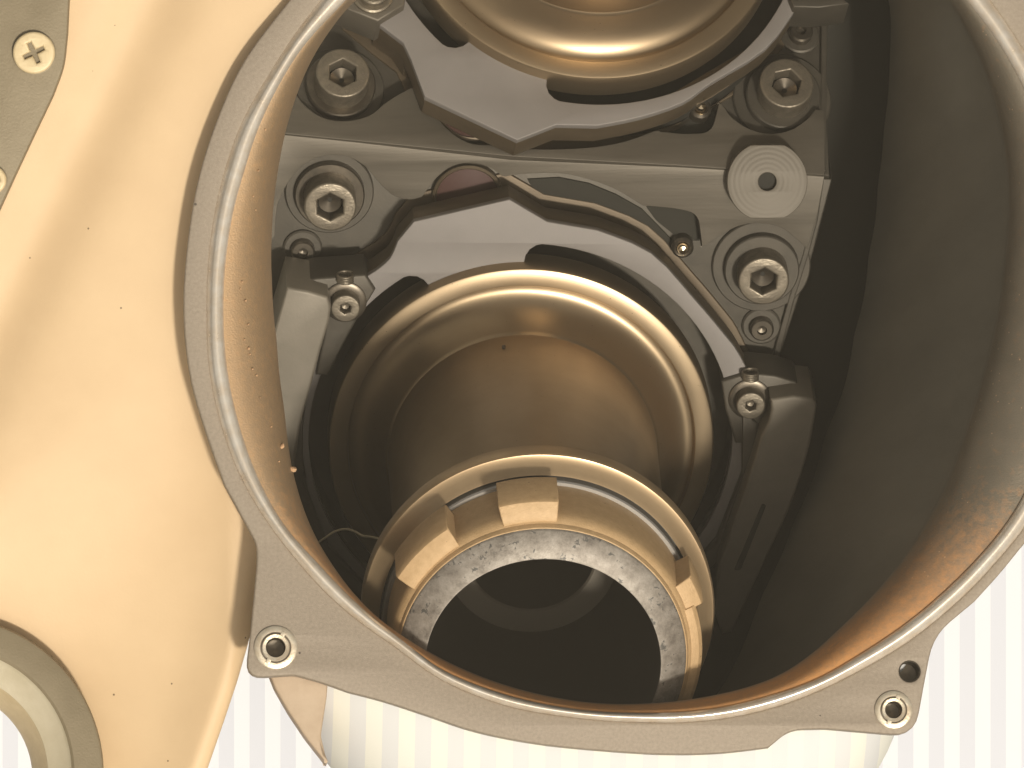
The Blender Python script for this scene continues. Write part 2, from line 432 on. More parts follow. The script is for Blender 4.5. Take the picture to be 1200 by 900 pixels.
MID = polar([(1108, -2), (1136, 50), (1166, 133), (1178, 220), (1174, 300), (1163, 380), (1148, 440), (1129, 500), (1107, 566), (1084, 610), (1057, 655), (1030, 705), (1000, 770), (950, 870), (850, 960), (700, 990), (550, 960), (430, 880), (330, 760),
    (280, 620), (265, 450), (265, 300), (285, 150), (340, 20), (430, -80), (560, -140), (780, -180), (950, -150), (1085, -75)])
DEEP = polar([(1043, 0), (1042, 67), (1035, 150), (1028, 217), (1017, 300), (1000, 393), (967, 507), (930, 610), (890, 700), (850, 800), (760, 900), (650, 940), (500, 900),
    (380, 800), (300, 650), (270, 450), (270, 300), (290, 150), (340, 20), (430, -90), (600, -150), (780, -170), (930, -130), (1015, -70)])
SHELL = polar([(326, 797), (335, 830), (360, 865), (388, 900), (430, 945), (520, 1000), (650, 1030), (780, 1030), (900, 1000), (985, 955), (1032, 900), (1050, 855), (1075, 740),
    (1160, 620), (1240, 450), (1250, 300), (1220, 120), (1130, -40), (1000, -140), (780, -205), (580, -170), (450, -85), (362, 20), (290, 150), (262, 300), (264, 430), (298, 560), (326, 680)])

housing = thing('port_housing', 'grey cast port housing with wide round opening, dusty lip and bolt ears', 'housing', FR)
def ring_pts(rad, dz, flat=None, push=0.0):
    """points of a polar outline, dz in front of the rim plane (or at depth flat)"""
    o_ = []
    for i in range(NP):
        x, y = pt(rad[i] + push, i)
        z = flat if flat is not None else rim_z(x, y) + dz
        o_.append(FR.inv @ Q(x, y, z))
    return o_
def mix(a, b, t): return [p * (1 - t) + q * t for p, q in zip(a, b)]

OUT = [(337, 3), (287, 70), (257, 133), (233, 207), (220, 283), (215, 361), (222, 437), (240, 503), (267, 579)]
OUT = smooth_curve([(560, -195), (430, -110)] + OUT, 5, False)[:-1] + rounded([(267, 579), (301, 637), (301, 660), (293, 745), (287, 795), (345, 791), (378, 800), (408, 811)], [0, 30, 20, 5, 34, 5, 20, 0])[1:] \
    + smooth_curve([(408, 811), (450, 822), (499, 838), (560, 858), (640, 873), (740, 882), (800, 884), (850, 882), (901, 876)], 4, False)[1:-1] \
    + rounded([(901, 876), (926, 855), (967, 854), (1072, 863), (1083, 802), (1094, 745), (1142, 705)], [0, 30, 5, 28, 10, 30, 0])[:-1] \
    + smooth_curve([(1142, 705), (1185, 656), (1235, 585), (1285, 450), (1298, 300), (1280, 140), (1235, 30), (1150, -80), (1000, -170), (780, -215)], 5, False)[:-1]
hole = [pt(r + 0.5, i) for i, r in enumerate(BEAD_OUT)]
me = extrude(FR.poly(OUT), -22, 0, [FR.poly(hole[::2]), circle(FR.at(323, 759), 12), circle(FR.at(1047, 832), 11), circle(FR.at(1066, 787), 11)], bevel=2.5)
flange = obj('rim_flange', me, 'rim_paint', housing)
bead_r = [ring_pts(BEAD_OUT, -5, push=3)]
for k in range(9):
    t = k / 8
    bead_r.append(ring_pts(mix(BEAD_OUT, BEAD_IN, t), -3 + 10 * math.sin(math.pi * (0.08 + 0.84 * t))))
bead_r.append(ring_pts(BEAD_IN, -10))
obj('rim_bead', loft(bead_r, smooth=80), 'bead', housing)
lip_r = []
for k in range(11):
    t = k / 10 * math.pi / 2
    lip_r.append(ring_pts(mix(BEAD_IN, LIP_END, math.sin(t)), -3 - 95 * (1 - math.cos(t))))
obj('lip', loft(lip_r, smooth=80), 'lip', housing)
wall_r = [ring_pts(LIP_END, -98)]
w1 = ring_pts(MID, -125); w2 = ring_pts(DEEP, 0, flat=-60); w0 = wall_r[0]
for t in (0.33, 0.66, 1.0): wall_r.append([a.lerp(b, t) for a, b in zip(w0, w1)])
for t in (0.25, 0.5, 0.75, 1.0): wall_r.append([a.lerp(b, t) for a, b in zip(w1, w2)])
obj('inner_wall', loft(wall_r, smooth=60), 'wall', housing)
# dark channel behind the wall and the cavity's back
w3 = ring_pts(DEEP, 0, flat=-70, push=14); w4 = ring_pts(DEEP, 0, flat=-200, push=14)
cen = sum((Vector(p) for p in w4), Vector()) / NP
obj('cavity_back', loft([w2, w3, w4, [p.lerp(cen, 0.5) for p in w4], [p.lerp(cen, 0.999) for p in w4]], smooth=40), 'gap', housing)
s0 = ring_pts(BEAD_OUT, -23, push=12); s1 = ring_pts(SHELL, -175); s2 = ring_pts(SHELL, -420, push=-10); s3 = ring_pts(SHELL, 0, flat=-450, push=-40)
shell_r = [s0]
for t in (0.2, 0.45, 0.7, 0.88, 1.0):
    q = t * math.pi / 2
    shell_r.append([Vector((a.x + (b.x - a.x) * math.sin(q), a.y + (b.y - a.y) * math.sin(q), a.z + (b.z - a.z) * (1 - math.cos(q)))) for a, b in zip(s0, s1)])
shell_r += [s2, s3]
obj('outer_shell', loft(shell_r, smooth=60), 'shell', housing)
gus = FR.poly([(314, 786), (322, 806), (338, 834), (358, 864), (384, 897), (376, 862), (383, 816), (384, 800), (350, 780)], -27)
obj('ear_shadow_gusset', extrude(rounded(gus, 4), -75, -26, bevel=3), 'gusset_shadow_tan', housing)  # gusset enlarged, its tan put in for the rim's shadow on the shell

def threaded_insert(px, py, r, rot):
    cx, cy = FR.at(px, py)
    e = obj('threaded_insert', lathe([(r, -3), (r, 2.2), (r - 1.2, 3), (r * 0.72, 3), (r * 0.70, 1)], 56, (0, 0)), 'insert', housing, at=(cx, cy, 0))
    obj('sleeve', lathe([(r * 0.64, -4), (r * 0.64, 3.2), (r * 0.6, 4), (r * 0.46, 3.6), (r * 0.44, 2), (r * 0.42, -25)], 48, (0, 0)), 'insert', e)
    obj('groove_ring', lathe([(r * 0.71, 0.6), (r * 0.63, 0.6)], 48, (0, 0)), 'mark', e)
    obj('threads', lathe([(r * 0.42 + (0.8 if k % 2 else 0), 1 - k * 1.8) for k in range(18)] + [(0.01, -31)], 40, (0, 0)), 'bolt_dark', e)
    for a in (rot, rot + 180):
        k = extrude([(-3.4, -2.6), (3.4, -2.6), (3.4, 2.6), (-3.4, 2.6)], 0, 3.6, bevel=0.6)
        q = obj('locking_key', k, 'insert', e, at=(r * 0.68 * math.cos(R(a)), r * 0.68 * math.sin(R(a)), 0)); q.rotation_euler.z = R(a)
threaded_insert(323, 759, 24, 62)
threaded_insert(1047, 832, 21, 70)
hx, hy = FR.at(1066, 787)
obj('dowel_hole', lathe([(12.2, 0.4), (11.0, -0.5), (10.8, -40), (0.01, -41)], 40), 'bolt_dark', housing, at=(hx, hy, 0))
# crumbs of soil stuck on the lip
for px, py, s in ((331, 523, 4.2), (343, 550, 4.6), (284, 330, 2.4), (288, 352, 2.6), (291, 380, 2.2), (292, 408, 3.0), (296, 432, 2.4), (301, 440, 2.0), (282, 338, 1.8), (293, 415, 1.8),
                  (287, 398, 2.6), (305, 466, 1.6), (311, 152, 2.4), (303, 200, 2.2), (297, 230, 1.8), (300, 246, 1.6), (318, 500, 1.8), (327, 541, 1.6)):
    bm = bmesh.new(); bmesh.ops.create_icosphere(bm, subdivisions=1, radius=s * (0.85 if s > 4 else 0.55))
    for v in bm.verts: v.co *= 0.6 + 0.8 * random.random()
    # rest it on the lip's curve
    i = min(range(NP), key=lambda k: abs(math.atan2(-(py - PC[1]), px - PC[0]) - (-math.pi + 2 * math.pi * k / NP)))
    f = (BEAD_IN[i] - math.hypot(px - PC[0], py - PC[1])) / (BEAD_IN[i] - LIP_END[i]); f = max(0.05, min(0.97, f))
    obj('soil_crumb', from_bm(bm, 20), 'dust', housing, at=FR.inv @ Q(px, py, rim_z(px, py) - 1 - 95 * (1 - math.sqrt(1 - f * f))))

# ================================================================== carousel body (two facets meeting at a ridge)
hub = thing('carousel_body', 'machined grey carousel web with bolts, pinched between the two stations', 'machine part', FA)
toA = FA.inv @ FB.m            # upper-station coordinates -> hub's own
def hub_part(name, me, material, fr, parent=None):
    if fr is FB: me.transform(toA)
    return obj(name, me, material, parent or hub)
WEB, FLOOR = -72, -100
# pocket floors
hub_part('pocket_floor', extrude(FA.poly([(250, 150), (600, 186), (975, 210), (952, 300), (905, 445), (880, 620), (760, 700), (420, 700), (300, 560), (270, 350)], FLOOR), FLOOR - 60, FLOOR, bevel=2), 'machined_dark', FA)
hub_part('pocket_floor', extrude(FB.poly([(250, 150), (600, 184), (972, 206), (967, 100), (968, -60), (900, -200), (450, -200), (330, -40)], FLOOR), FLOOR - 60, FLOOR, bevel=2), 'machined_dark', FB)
# raised web: lower facet
low = [(268, 155), (330, 158), (600, 185), (800, 196), (966, 207), (958, 250), (946, 292)] + smooth_curve([(940, 286), (918, 268), (895, 262), (868, 264), (842, 277), (828, 287)], 3, False) \
    + rounded([(823, 290), (818, 250), (790, 244), (756, 241)], [2, 18, 8, 3]) + smooth_curve([(752, 240), (722, 222), (690, 210), (655, 203), (612, 204), (592, 207)], 3, False) \
    + smooth_curve([(588, 206), (575, 197), (552, 191), (530, 195), (512, 208), (498, 226)], 4, False) + smooth_curve([(494, 231), (480, 234), (463, 230), (447, 217), (428, 195), (402, 182), (370, 185), (345, 203), (325, 240), (316, 290), (262, 300)], 3, False)
hub_part('lower_web', extrude(FA.poly(low, WEB), FLOOR - 4, WEB, bevel=0.5, res=2), 'machined', FA)
up_ = [(268, 153), (330, 156), (600, 183), (800, 194), (966, 205), (966, 130), (956, 128)] + smooth_curve([(948, 138), (930, 151), (905, 157), (880, 152), (858, 138), (846, 122)], 3, False) \
    + rounded([(843, 120), (834, 156), (800, 157), (772, 154)], [2, 14, 8, 2]) + smooth_curve([(768, 153), (735, 165), (700, 172), (650, 175), (610, 174), (585, 172)], 3, False) \
    + smooth_curve([(580, 170), (555, 169), (535, 160), (518, 145), (508, 128)], 3, False) + smooth_curve([(500, 108), (488, 102), (472, 108), (450, 122), (432, 136), (402, 142), (374, 136), (352, 118), (340, 95), (320, 60), (300, 60)], 3, False)
hub_part('upper_web', extrude(FB.poly(up_, WEB), FLOOR - 4, WEB, bevel=0.5, res=2), 'machined', FB)
# dark relief openings in the web
hub_part('relief_opening', extrude(FA.poly(rounded([(752, 243), (792, 246), (816, 252), (822, 292), (800, 292), (770, 268)], [2, 8, 14, 2, 5, 5]), WEB), FLOOR - 2, FLOOR + 4, bevel=1), 'gap', FA)
hub_part('relief_opening', extrude(FB.poly(rounded([(768, 156), (800, 158), (832, 156), (843, 118), (815, 122)], [2, 6, 12, 2, 5]), WEB), FLOOR - 2, FLOOR + 4, bevel=1), 'gap', FB)
hub_part('relief_opening', extrude(FA.poly([(618, 209), (655, 207), (690, 214), (722, 227), (752, 244), (800, 293), (740, 280), (690, 255), (640, 250)], FLOOR), FLOOR - 2, FLOOR + 3, bevel=1), 'gap', FA)
hub_part('relief_opening', extrude(FB.poly([(640, 145), (700, 140), (760, 130), (795, 130), (765, 152), (735, 162), (700, 169), (650, 171), (622, 168)], FLOOR), FLOOR - 2, FLOOR + 3, bevel=1), 'gap', FB)
# amber lens-shaped windows by the pinch
def lens(fr, px, py, r):
    cx, cy = fr.at(px, py, FLOOR)
    me = lathe([(r, FLOOR + 1), (r * 0.97, FLOOR + 9), (r * 0.8, FLOOR + 12), (0.01, FLOOR + 13)], 48, (cx, cy)); hub_part('amber_window', me, 'amber', fr)
    hub_part('amber_rim', lathe([(r, FLOOR), (r, FLOOR + 12), (r - 3, FLOOR + 14), (r - 5, FLOOR + 11)], 48, (cx, cy)), 'side', fr)
lens(FA, 548, 228, 42)
lens(FB, 552, 132, 42)

def letters(me_list, parent, txt, r, h, a0, step, size):
    bm = bmesh.new()
    for k, ch in enumerate(txt):
        cu = bpy.data.curves.new('t', 'FONT'); cu.body = ch; cu.size = size; cu.align_x = 'CENTER'; cu.align_y = 'CENTER'; cu.extrude = 0.25; cu.resolution_u = 3
        t = bpy.data.objects.new('t', cu); C.objects.link(t)
        m_ = bpy.data.meshes.new_from_object(t.evaluated_get(bpy.context.evaluated_depsgraph_get()))
        bpy.data.objects.remove(t); bpy.data.curves.remove(cu)
        a = R(a0 + step * k)
        m_.transform(Matrix.Translation((r * math.cos(a), r * math.sin(a), h)) @ Matrix.Rotation(a + math.pi / 2, 4, 'Z'))
        bm.from_mesh(m_); bpy.data.meshes.remove(m_)
    return obj('stamped_lettering', from_bm(bm), 'mark', parent)
def hexpts(r, rot): return [(r * math.cos(R(rot + 60 * i)), r * math.sin(R(rot + 60 * i))) for i in range(6)]
def bolt_parts(parent_of, r, H, hexrot, washers, text=None, material='bolt'):
    """socket head bolt around the local origin, washer bottom at height 0, head top at H"""
    b = parent_of('socket_bolt', extrude(circle((0, 0), r, 56), H * 0.2, H, [hexpts(r * 0.56, hexrot)], bevel=2.6, res=3), material)
    obj('hex_socket', extrude(hexpts(r * 0.575, hexrot), H * 0.3, H * 0.55, bevel=0.4), 'black', b)
    obj('socket_floor', lathe([(r * 0.50, H * 0.55), (r * 0.44, H * 0.66), (r * 0.25, H * 0.60), (0.01, H * 0.52)], 24), 'bolt_dark', b)
    for k, (wr, h0, h1, mt) in enumerate(washers):
        obj('washer', lathe([(r * 0.8, h0), (wr, h0), (wr, h1 - 1.5), (wr - 1.5, h1), (r * 0.8, h1)], 56), mt, b)
    if text: letters(None, b, text[0], r * 0.79, H + 0.1, text[1], text[2], r * 0.30)
    return b
def hub_bolt(fr, px, py, r, H, hexrot, washers, text=None, material='bolt'):
    cx, cy = fr.at(px, py, FLOOR + H)
    m = Matrix.Translation((cx, cy, FLOOR))
    if fr is FB: m = toA @ m
    def mk(n_, me, mt):
        o_ = obj(n_, me, mt, hub); o_.matrix_local = m; return o_
    return bolt_parts(mk, r, H, hexrot, washers, text, material)
W1 = [(52, 0.5, 6, 'machined_dark'), (41, 6, 17, 'bolt_dark')]
hub_bolt(FA, 387, 243, 30.5, 50, 90, W1 , ('OVNUD', 250, 26))
hub_bolt(FB, 402, 85, 31.5, 48, 90, W1, ('NVDUO8', 232, 25))
hub_bolt(FA, 895, 330, 30, 50, 85, [(58, 0.5, 6, 'machined_dark'), (44, 6, 18, 'machined_dark')], None)
hub_bolt(FB, 922, 97, 32, 48, 75, [(58, 0.5, 6, 'machined_dark'), (44, 6, 18, 'machined_dark')], None)
for fr, px, py in ((FA, 355, 296), (FA, 893, 387), (FB, 939, 36)):
    cx, cy = fr.at(px, py, FLOOR + 16)
    m = Matrix.Translation((cx, cy, FLOOR)); m = toA @ m if fr is FB else m
    s_ = obj('small_screw', lathe([(14, 2), (14, 15), (12, 17), (6, 17), (5.5, 11), (0.01, 10)], 32), 'bolt_dark', hub); s_.matrix_local = m
    obj('screw_seat', lathe([(23, 0.5), (23, 4), (21, 5.5), (12, 5.5)], 40), 'machined_dark', s_)
# turned boss with two flats
cx, cy = FA.at(898, 213, WEB + 8)
boss = []
for i in range(72):
    a = R(i * 5); x, y = 47 * math.cos(a), 47 * math.sin(a)
    boss.append((x, max(-43, min(43, y))))
boss_o = obj('turned_boss', extrude(boss, 0, 16, [circle((0, 0), 10.5)], bevel=1.2), 'turned', hub)
mid_n = (FA.n * 0.62 + FB.n * 0.38)
FBO = Frame(898, 213, 0, mid_n)
p_view = FA.m @ Vector((cx, cy, WEB + 4)); FBO.m.translation = p_view
boss_o.matrix_local = FA.inv @ FBO.m
obj('bore_hole', lathe([(10.6, 15.6), (10.0, 8.5), (0.01, 8)], 32), 'black', boss_o)
obj('web_edge_rail', extrude(FA.poly([(966, 203), (958, 255), (946, 300), (930, 350), (908, 435), (900, 433), (924, 346), (940, 296), (952, 250), (960, 203)], FLOOR), FLOOR, FLOOR + 7, bevel=1.5), 'machined_dark', hub)
hub_part('web_edge_rail', extrude(FB.poly([(967, 203), (968, 100), (970, -50), (962, -50), (961, 100), (960, 203)], FLOOR), FLOOR, FLOOR + 7, bevel=1.5), 'machined_dark', FB)

# ================================================================== stations: bit holders
def mirror(pts): return pts
def holder(fr, label, outline_top, slots, name='bit_holder'):
    t = thing(name, label, 'bit holder', fr, 'bit holders of the carousel')
    # outline given in pixels for the side that shows, completed round the hidden side
    vis = fr.poly(outline_top, -20)
    ang = lambda p: math.atan2(p[1], p[0])
    hid = []
    for x, y in reversed(vis[1:-1]): hid.append((x, -y * 0.95))
    out_ = vis + hid
    obj('face_plate', extrude(out_, -30, -20, slots, bevel=1.2), 'face', t)
    return t, out_
slotsA = [rounded(sector(205, 249, 119, 232, 36), 2), rounded(sector(205, 249, -50, 88, 44), 2)]
# corners of the slots rounded by adding a half-round end
def slot(r0, r1, a0, a1, n=44):
    pts = [(r1 * math.cos(R(a0 + (a1 - a0) * i / n)), r1 * math.sin(R(a0 + (a1 - a0) * i / n))) for i in range(n + 1)]
    pts += [(r0 * math.cos(R(a1 - (a1 - a0) * i / n)), r0 * math.sin(R(a1 - (a1 - a0) * i / n))) for i in range(n + 1)]
    rad = [0] * len(pts)
    out_ = []
    w = (r1 - r0) * 0.42
    m = (r0 + r1) / 2
    out_ = [(r1 * math.cos(R(a)), r1 * math.sin(R(a))) for a in [a0 + w / r1 * 57.3 + (a1 - a0 - 2 * w / r1 * 57.3) * i / n for i in range(n + 1)]]
    def cap(a_end, sgn, order):
        c = []
        for k in range(1, 8):
            b = k / 8 * math.pi
            rr = m + (r1 - m) * math.cos(b); aa = a_end - sgn * (w / m * 57.3) * (1 - math.sin(b))
            c.append((rr * math.cos(R(aa)), rr * math.sin(R(aa))))
        return c if order else list(reversed(c))
    out_ += cap(a1, 1, True)
    out_ += [(r0 * math.cos(R(a)), r0 * math.sin(R(a))) for a in [a1 - w / r0 * 57.3 - (a1 - a0 - 2 * w / r0 * 57.3) * i / n for i in range(n + 1)]]
    out_ += cap(a0, -1, False)
    return out_

OA = [(352, 520), (362, 440), (392, 360), (423, 328)] + smooth_curve([(440, 318), (457, 303), (466, 283)], 3, False) + [(485, 260), (597, 234), (641, 260)] + smooth_curve([(700, 270), (763, 297), (813, 350), (847, 390), (867, 417), (885, 460), (893, 520)], 3, False)
holderA, outA = holder(FA, 'grey slotted holder plate around the long drill sleeve, with side brackets', OA, [slot(200, 249, 118.5, 238), slot(200, 249, -58, 89)])
OB = list(reversed([(1000, -110), (985, -60), (960, -25)] + smooth_curve([(933, 10), (897, 57), (833, 97), (800, 120), (750, 137), (700, 147)], 3, False) + [(652, 146), (606, 164), (498, 113), (482, 70), (473, 50), (443, 27), (410, 0), (395, -50), (390, -110)]))
holderB, outB = holder(FB, 'grey slotted holder plate at the top edge, cut off by the picture', OB, [slot(200, 249, 120 + 92, 268 - 30 - 28), slot(200, 249, -92 + 4, 40)] if False else [slot(200, 249, 150, 231), slot(200, 249, 257, 400)])
def inset(pts, d):
    c = Vector((0, 0))
    return [(p[0] * (1 - d / math.hypot(*p)), p[1] * (1 - d / math.hypot(*p))) for p in pts]
for t, fr, o_, sgn in ((holderA, FA, outA, 1), (holderB, FB, outB, -1)):
    # body behind the face plate: ring wall, posts and rear rail
    ring_hole = circle((0, 0), 262, 72)
    obj('inner_ring', lathe([(256, -49), (256, -130), (250, -130), (250, -49)], 96, close=True), 'black', t)
    obj('side_wall', extrude(inset(o_, 1), -66, -30.5, [circle((0, 0), 257, 72)], bevel=1), 'side', t)
    obj('rear_rail', extrude(inset(o_, -2), -112, -96, [circle((0, 0), 257, 72)], bevel=1.5), 'side', t)
    obj('backing_plate', lathe([(257, -128), (140, -128)], 72), 'gap', t)
def post(t, pts, fr, h0=-97, h1=-47, name='post', material='side'):
    obj(name, extrude(fr.poly(pts, -48), h0, h1, bevel=1.5), material, t)
post(holderA, [(464, 287), (486, 263), (592, 238), (598, 238), (640, 264), (640, 275), (600, 250), (500, 275), (475, 300)], FA)
post(holderA, [(740, 290), (763, 300), (813, 353), (847, 393), (867, 420), (860, 425), (805, 360), (755, 310)], FA)
post(holderA, [(425, 330), (458, 306), (467, 286), (474, 292), (462, 315), (430, 340)], FA)
post(holderB, [(486, 70), (502, 110), (604, 160), (650, 142), (648, 132), (604, 148), (512, 102), (495, 68)], FB)
post(holderB, [(740, 137), (800, 118), (833, 95), (895, 57), (888, 50), (828, 85), (790, 108), (738, 125)], FB)
post(holderB, [(443, 24), (473, 48), (484, 70), (476, 68), (463, 48), (440, 32)], FB)
# slits in the block behind the plate
obj('side_slit', extrude(FA.poly(rounded([(770, 310), (778, 312), (822, 368), (814, 366)], 3), -48), -85, -62, bevel=1), 'gap', holderA)
# small ball plungers with a bright tip
for t, fr, px, py in ((holderA, FA, 800, 291), (holderB, FB, 821, 126)):
    cx, cy = fr.at(px, py, -80)
    p_ = obj('ball_plunger', lathe([(13, -100), (13, -82), (10, -79), (8, -80), (7, -83)], 28), 'bolt_dark', t, at=(cx, cy, 0))
    obj('plunger_tip', lathe([(7, -84), (6.8, -78), (5, -74), (0.01, -72.5)], 20), 'brass_tip', p_)

# side brackets of the lower holder
rb = [(903, 468), (930, 464), (953, 467)] + smooth_curve([(957, 476), (948, 526), (926, 594), (895, 661), (858, 741)], 4, False) + [(846, 744), (836, 714)] + smooth_curve([(843, 661), (858, 616), (877, 560), (892, 511)], 3, False) + [(901, 494), (904, 480)]
bR = obj('side_bracket', extrude(FA.poly(rb, 24), -70, 24, bevel=4, res=3), 'bracket', holderA)
obj('bracket_groove', extrude(FA.poly(rounded([(893, 590), (898, 592), (868, 668), (860, 668)], 3), 24), 21, 24.6, bevel=0.5), 'gap', bR)
tb = [(845, 447), (878, 437), (908, 440), (932, 447), (938, 454), (952, 458), (957, 470), (905, 470), (903, 492), (888, 520), (862, 520), (850, 480)]
obj('bracket_seat', extrude(FA.poly(tb, -12), -75, -12, bevel=3), 'machined_dark', bR)
lb = [(336, 337), (360, 341), (384, 348), (388, 360), (386, 376)] + smooth_curve([(376, 410), (364, 455), (352, 500), (344, 560), (340, 620)], 3, False) + [(300, 620), (302, 500), (315, 410)]
bL = obj('side_bracket', extrude(FA.poly(lb, 24), -70, 24, bevel=4, res=3), 'bracket', holderA)
tl = [(345, 331), (372, 326), (402, 324), (428, 322), (440, 340), (420, 372), (402, 405), (385, 440), (370, 440), (380, 390), (386, 350), (345, 340)]
obj('bracket_seat', extrude(FA.poly(tl, -12), -75, -12, bevel=3), 'machined_dark', bL)
for px, py, br in ((405, 362, bL), (880, 476, bR)):
    cx, cy = FA.at(px, py, 10)
    s_ = obj('bracket_screw', extrude(circle((0, 0), 17, 40), -12, 10, [hexpts(6.5, 20)], bevel=2, res=3), 'bolt', br, at=(cx, cy, 0))
    obj('hex_socket', lathe([(7.5, -3), (4, 1), (0.01, 0)], 20), 'bolt', s_)
    obj('screw_well', lathe([(25, -11.5), (25, -9), (23, -8), (17, -8)], 40), 'bolt_dark', s_)
    # coil of locking wire above the screw
    coil = []
    for k in range(60):
        a = k / 60 * 6.283 * 4
        coil.append((9 * math.cos(a), 27 + k * 0.16, -8 + 9 * math.sin(a)))
    obj('coil', tube(coil, 1.5, 6), 'bolt', s_)
# curved inner guards beside the flange, low down
obj('guard_rail', extrude([(r * math.cos(R(a)), r * math.sin(R(a))) for r, a in [(262, 8), (264, -10), (266, -30), (268, -50), (284, -50), (286, -30), (284, -10), (278, 4)]], -60, -8, bevel=3), 'machined_dark', holderA)
obj('guard_rail', extrude([(r * math.cos(R(a)), r * math.sin(R(a))) for r, a in [(258, 172), (260, 190), (262, 210), (264, 230), (282, 230), (284, 210), (280, 190), (274, 176)]], -60, -8, bevel=3), 'machined_dark', holderA)
# bracket with washer at the upper holder
ub = [(398, -30), (396, 6), (443, 25), (474, 6), (478, -30)]
uB = obj('side_bracket', extrude(FB.poly(ub, -6), -60, -6, bevel=3), 'machined', holderB)
cx, cy = FB.at(437, -8, 0)
ws = obj('bracket_screw', lathe([(24, -6), (24, -2), (22, -0.5), (18, -0.5), (18, 8), (16, 10), (0.01, 10)], 40), 'bolt', uB, at=(cx, cy, 0))
ub2 = [(925, -4), (985, -4), (995, 4), (960, 9), (930, 8)]
obj('side_bracket', extrude(FB.poly(ub2, -6), -60, -6, bevel=2), 'machined_dark', holderB)

# ================================================================== drill sleeves
def sleeve(fr, label, full=True):
    t = thing('drill_sleeve', label, 'drill sleeve', fr, 'drill sleeves seated in the carousel')
    fl = obj('flange', lathe([(190, -46), (224, -46), (226, -44), (226, -4), (224.5, -1), (222, 0), (206, 0.5), (204.5, 0.3), (203.5, -1), (203, -8.5),
        (201, -11.5), (197, -12.5), (190, -11), (183, -6.5), (176, 1), (170, 10), (164.5, 21), (161, 30), (159.6, 34), (158, 36), (157.5, 40), (157.5, 60)], 192, smooth=28), 'bronze', t)
    obj('neck', lathe([(157.5, 60), (156.5, 150), (156, 250), (156, 416)], 160), 'bronze', t)
    col = obj('collar_ring', lathe([(156, 409), (176, 412), (192, 418), (196, 424), (196, 430), (199.5, 434), (200, 449), (199, 452.5), (198.2, 454.5), (196.8, 454.8), (190, 459), (184, 465), (181, 468), (179.5, 469), (179.5, 455)], 160, smooth=26), 'ring_steel', t)
    obj('shadow_groove', lathe([(179.5, 458), (172, 458)], 120), 'groove', col)
    obj('seal', lathe([(176.5, 458), (176.5, 474), (175, 476), (170, 476)], 120), 'seal', col)
    tip = obj('tip_body', lathe([(170, 458), (171.5, 482), (172, 500), (171.5, 530), (171, 548), (169, 556), (166, 560), (164, 562), (163.3, 566), (162, 569), (160, 570)], 160, smooth=30), 'lug', t)
    for a in (136.5, 94.6, 22.5, -62, -120, 190):
        w = {136.5: 12.8, 22.5: 5.6}.get(a, 10.4)
        hf = 0 if a != 22.5 else -6
        prof = [(165, 492), (187.5, 492), (189.5, 494), (189.5, 550 + hf), (187, 554.5 + hf), (179, 558 + hf), (171, 561 + hf), (165, 561 + hf)]
        me = lathe(prof, 10, a0=a - w, a1=a + w, close=True, smooth=30)
        lg = obj('lug', me, 'lug', t)
        bv = lg.modifiers.new('bevel', 'BEVEL'); bv.width = 3.0; bv.segments = 3; bv.limit_method = 'ANGLE'; bv.angle_limit = R(40)
    obj('lug_step', lathe([(165, 492), (178.5, 492), (180, 494), (180, 551), (176, 556), (170, 558), (165, 558)], 24, a0=-30, a1=18, close=True, smooth=30), 'lug', t)
    obj('cutting_face', lathe([(161.5, 568), (160.5, 571), (159, 572.5), (134, 587), (132, 587), (131.3, 585)], 160, smooth=40), 'patina', t)
    obj('bore', lathe([(131.3, 585), (131, 540), (117, 430), (101, 292)], 128), 'bore', t)
    obj('bore_step', lathe([(101, 292), (76, 290), (74, 287)], 96), 'bore_step', t)
    obj('bore_bottom', lathe([(74, 287), (70, 120), (0.01, 118)], 96), 'bore', t)
    return t
slA = sleeve(FA, 'bronze drill sleeve with tan lugs and pitted steel end, facing the viewer')
slB = sleeve(FB, 'bronze drill sleeve at the top, only its shining flange in the picture')
# black fleck on the neck of the lower sleeve
bm = bmesh.new(); bmesh.ops.create_icosphere(bm, subdivisions=2, radius=1)
for v in bm.verts: v.co = Vector((v.co.x * 2.2, v.co.y * 2, v.co.z * 6)) * (0.7 + 0.6 * random.random())
x_, h_ = FA.at(590, 404, 60)[0], 66
obj('black_fleck', from_bm(bm), 'mark', slA, at=(x_, math.sqrt(157.5 ** 2 - x_ ** 2) + 0.6, h_))

# loose thread hanging beside the sleeve
pts = [Q(x, y, z) for x, y, z in ((372, 636, 170), (380, 631, 180), (392, 623, 190), (405, 620, 200), (416, 623, 215), (425, 628, 230), (434, 629, 250), (446, 632, 270))]
th = obj('loose_thread', tube(smooth_curve(pts, 6, False), 1.3, 8), 'thread', frame=FM)
th.data.transform(FM.inv)
th['label'] = 'thin pale thread caught between the lip and the drill sleeve'; th['category'] = 'thread'

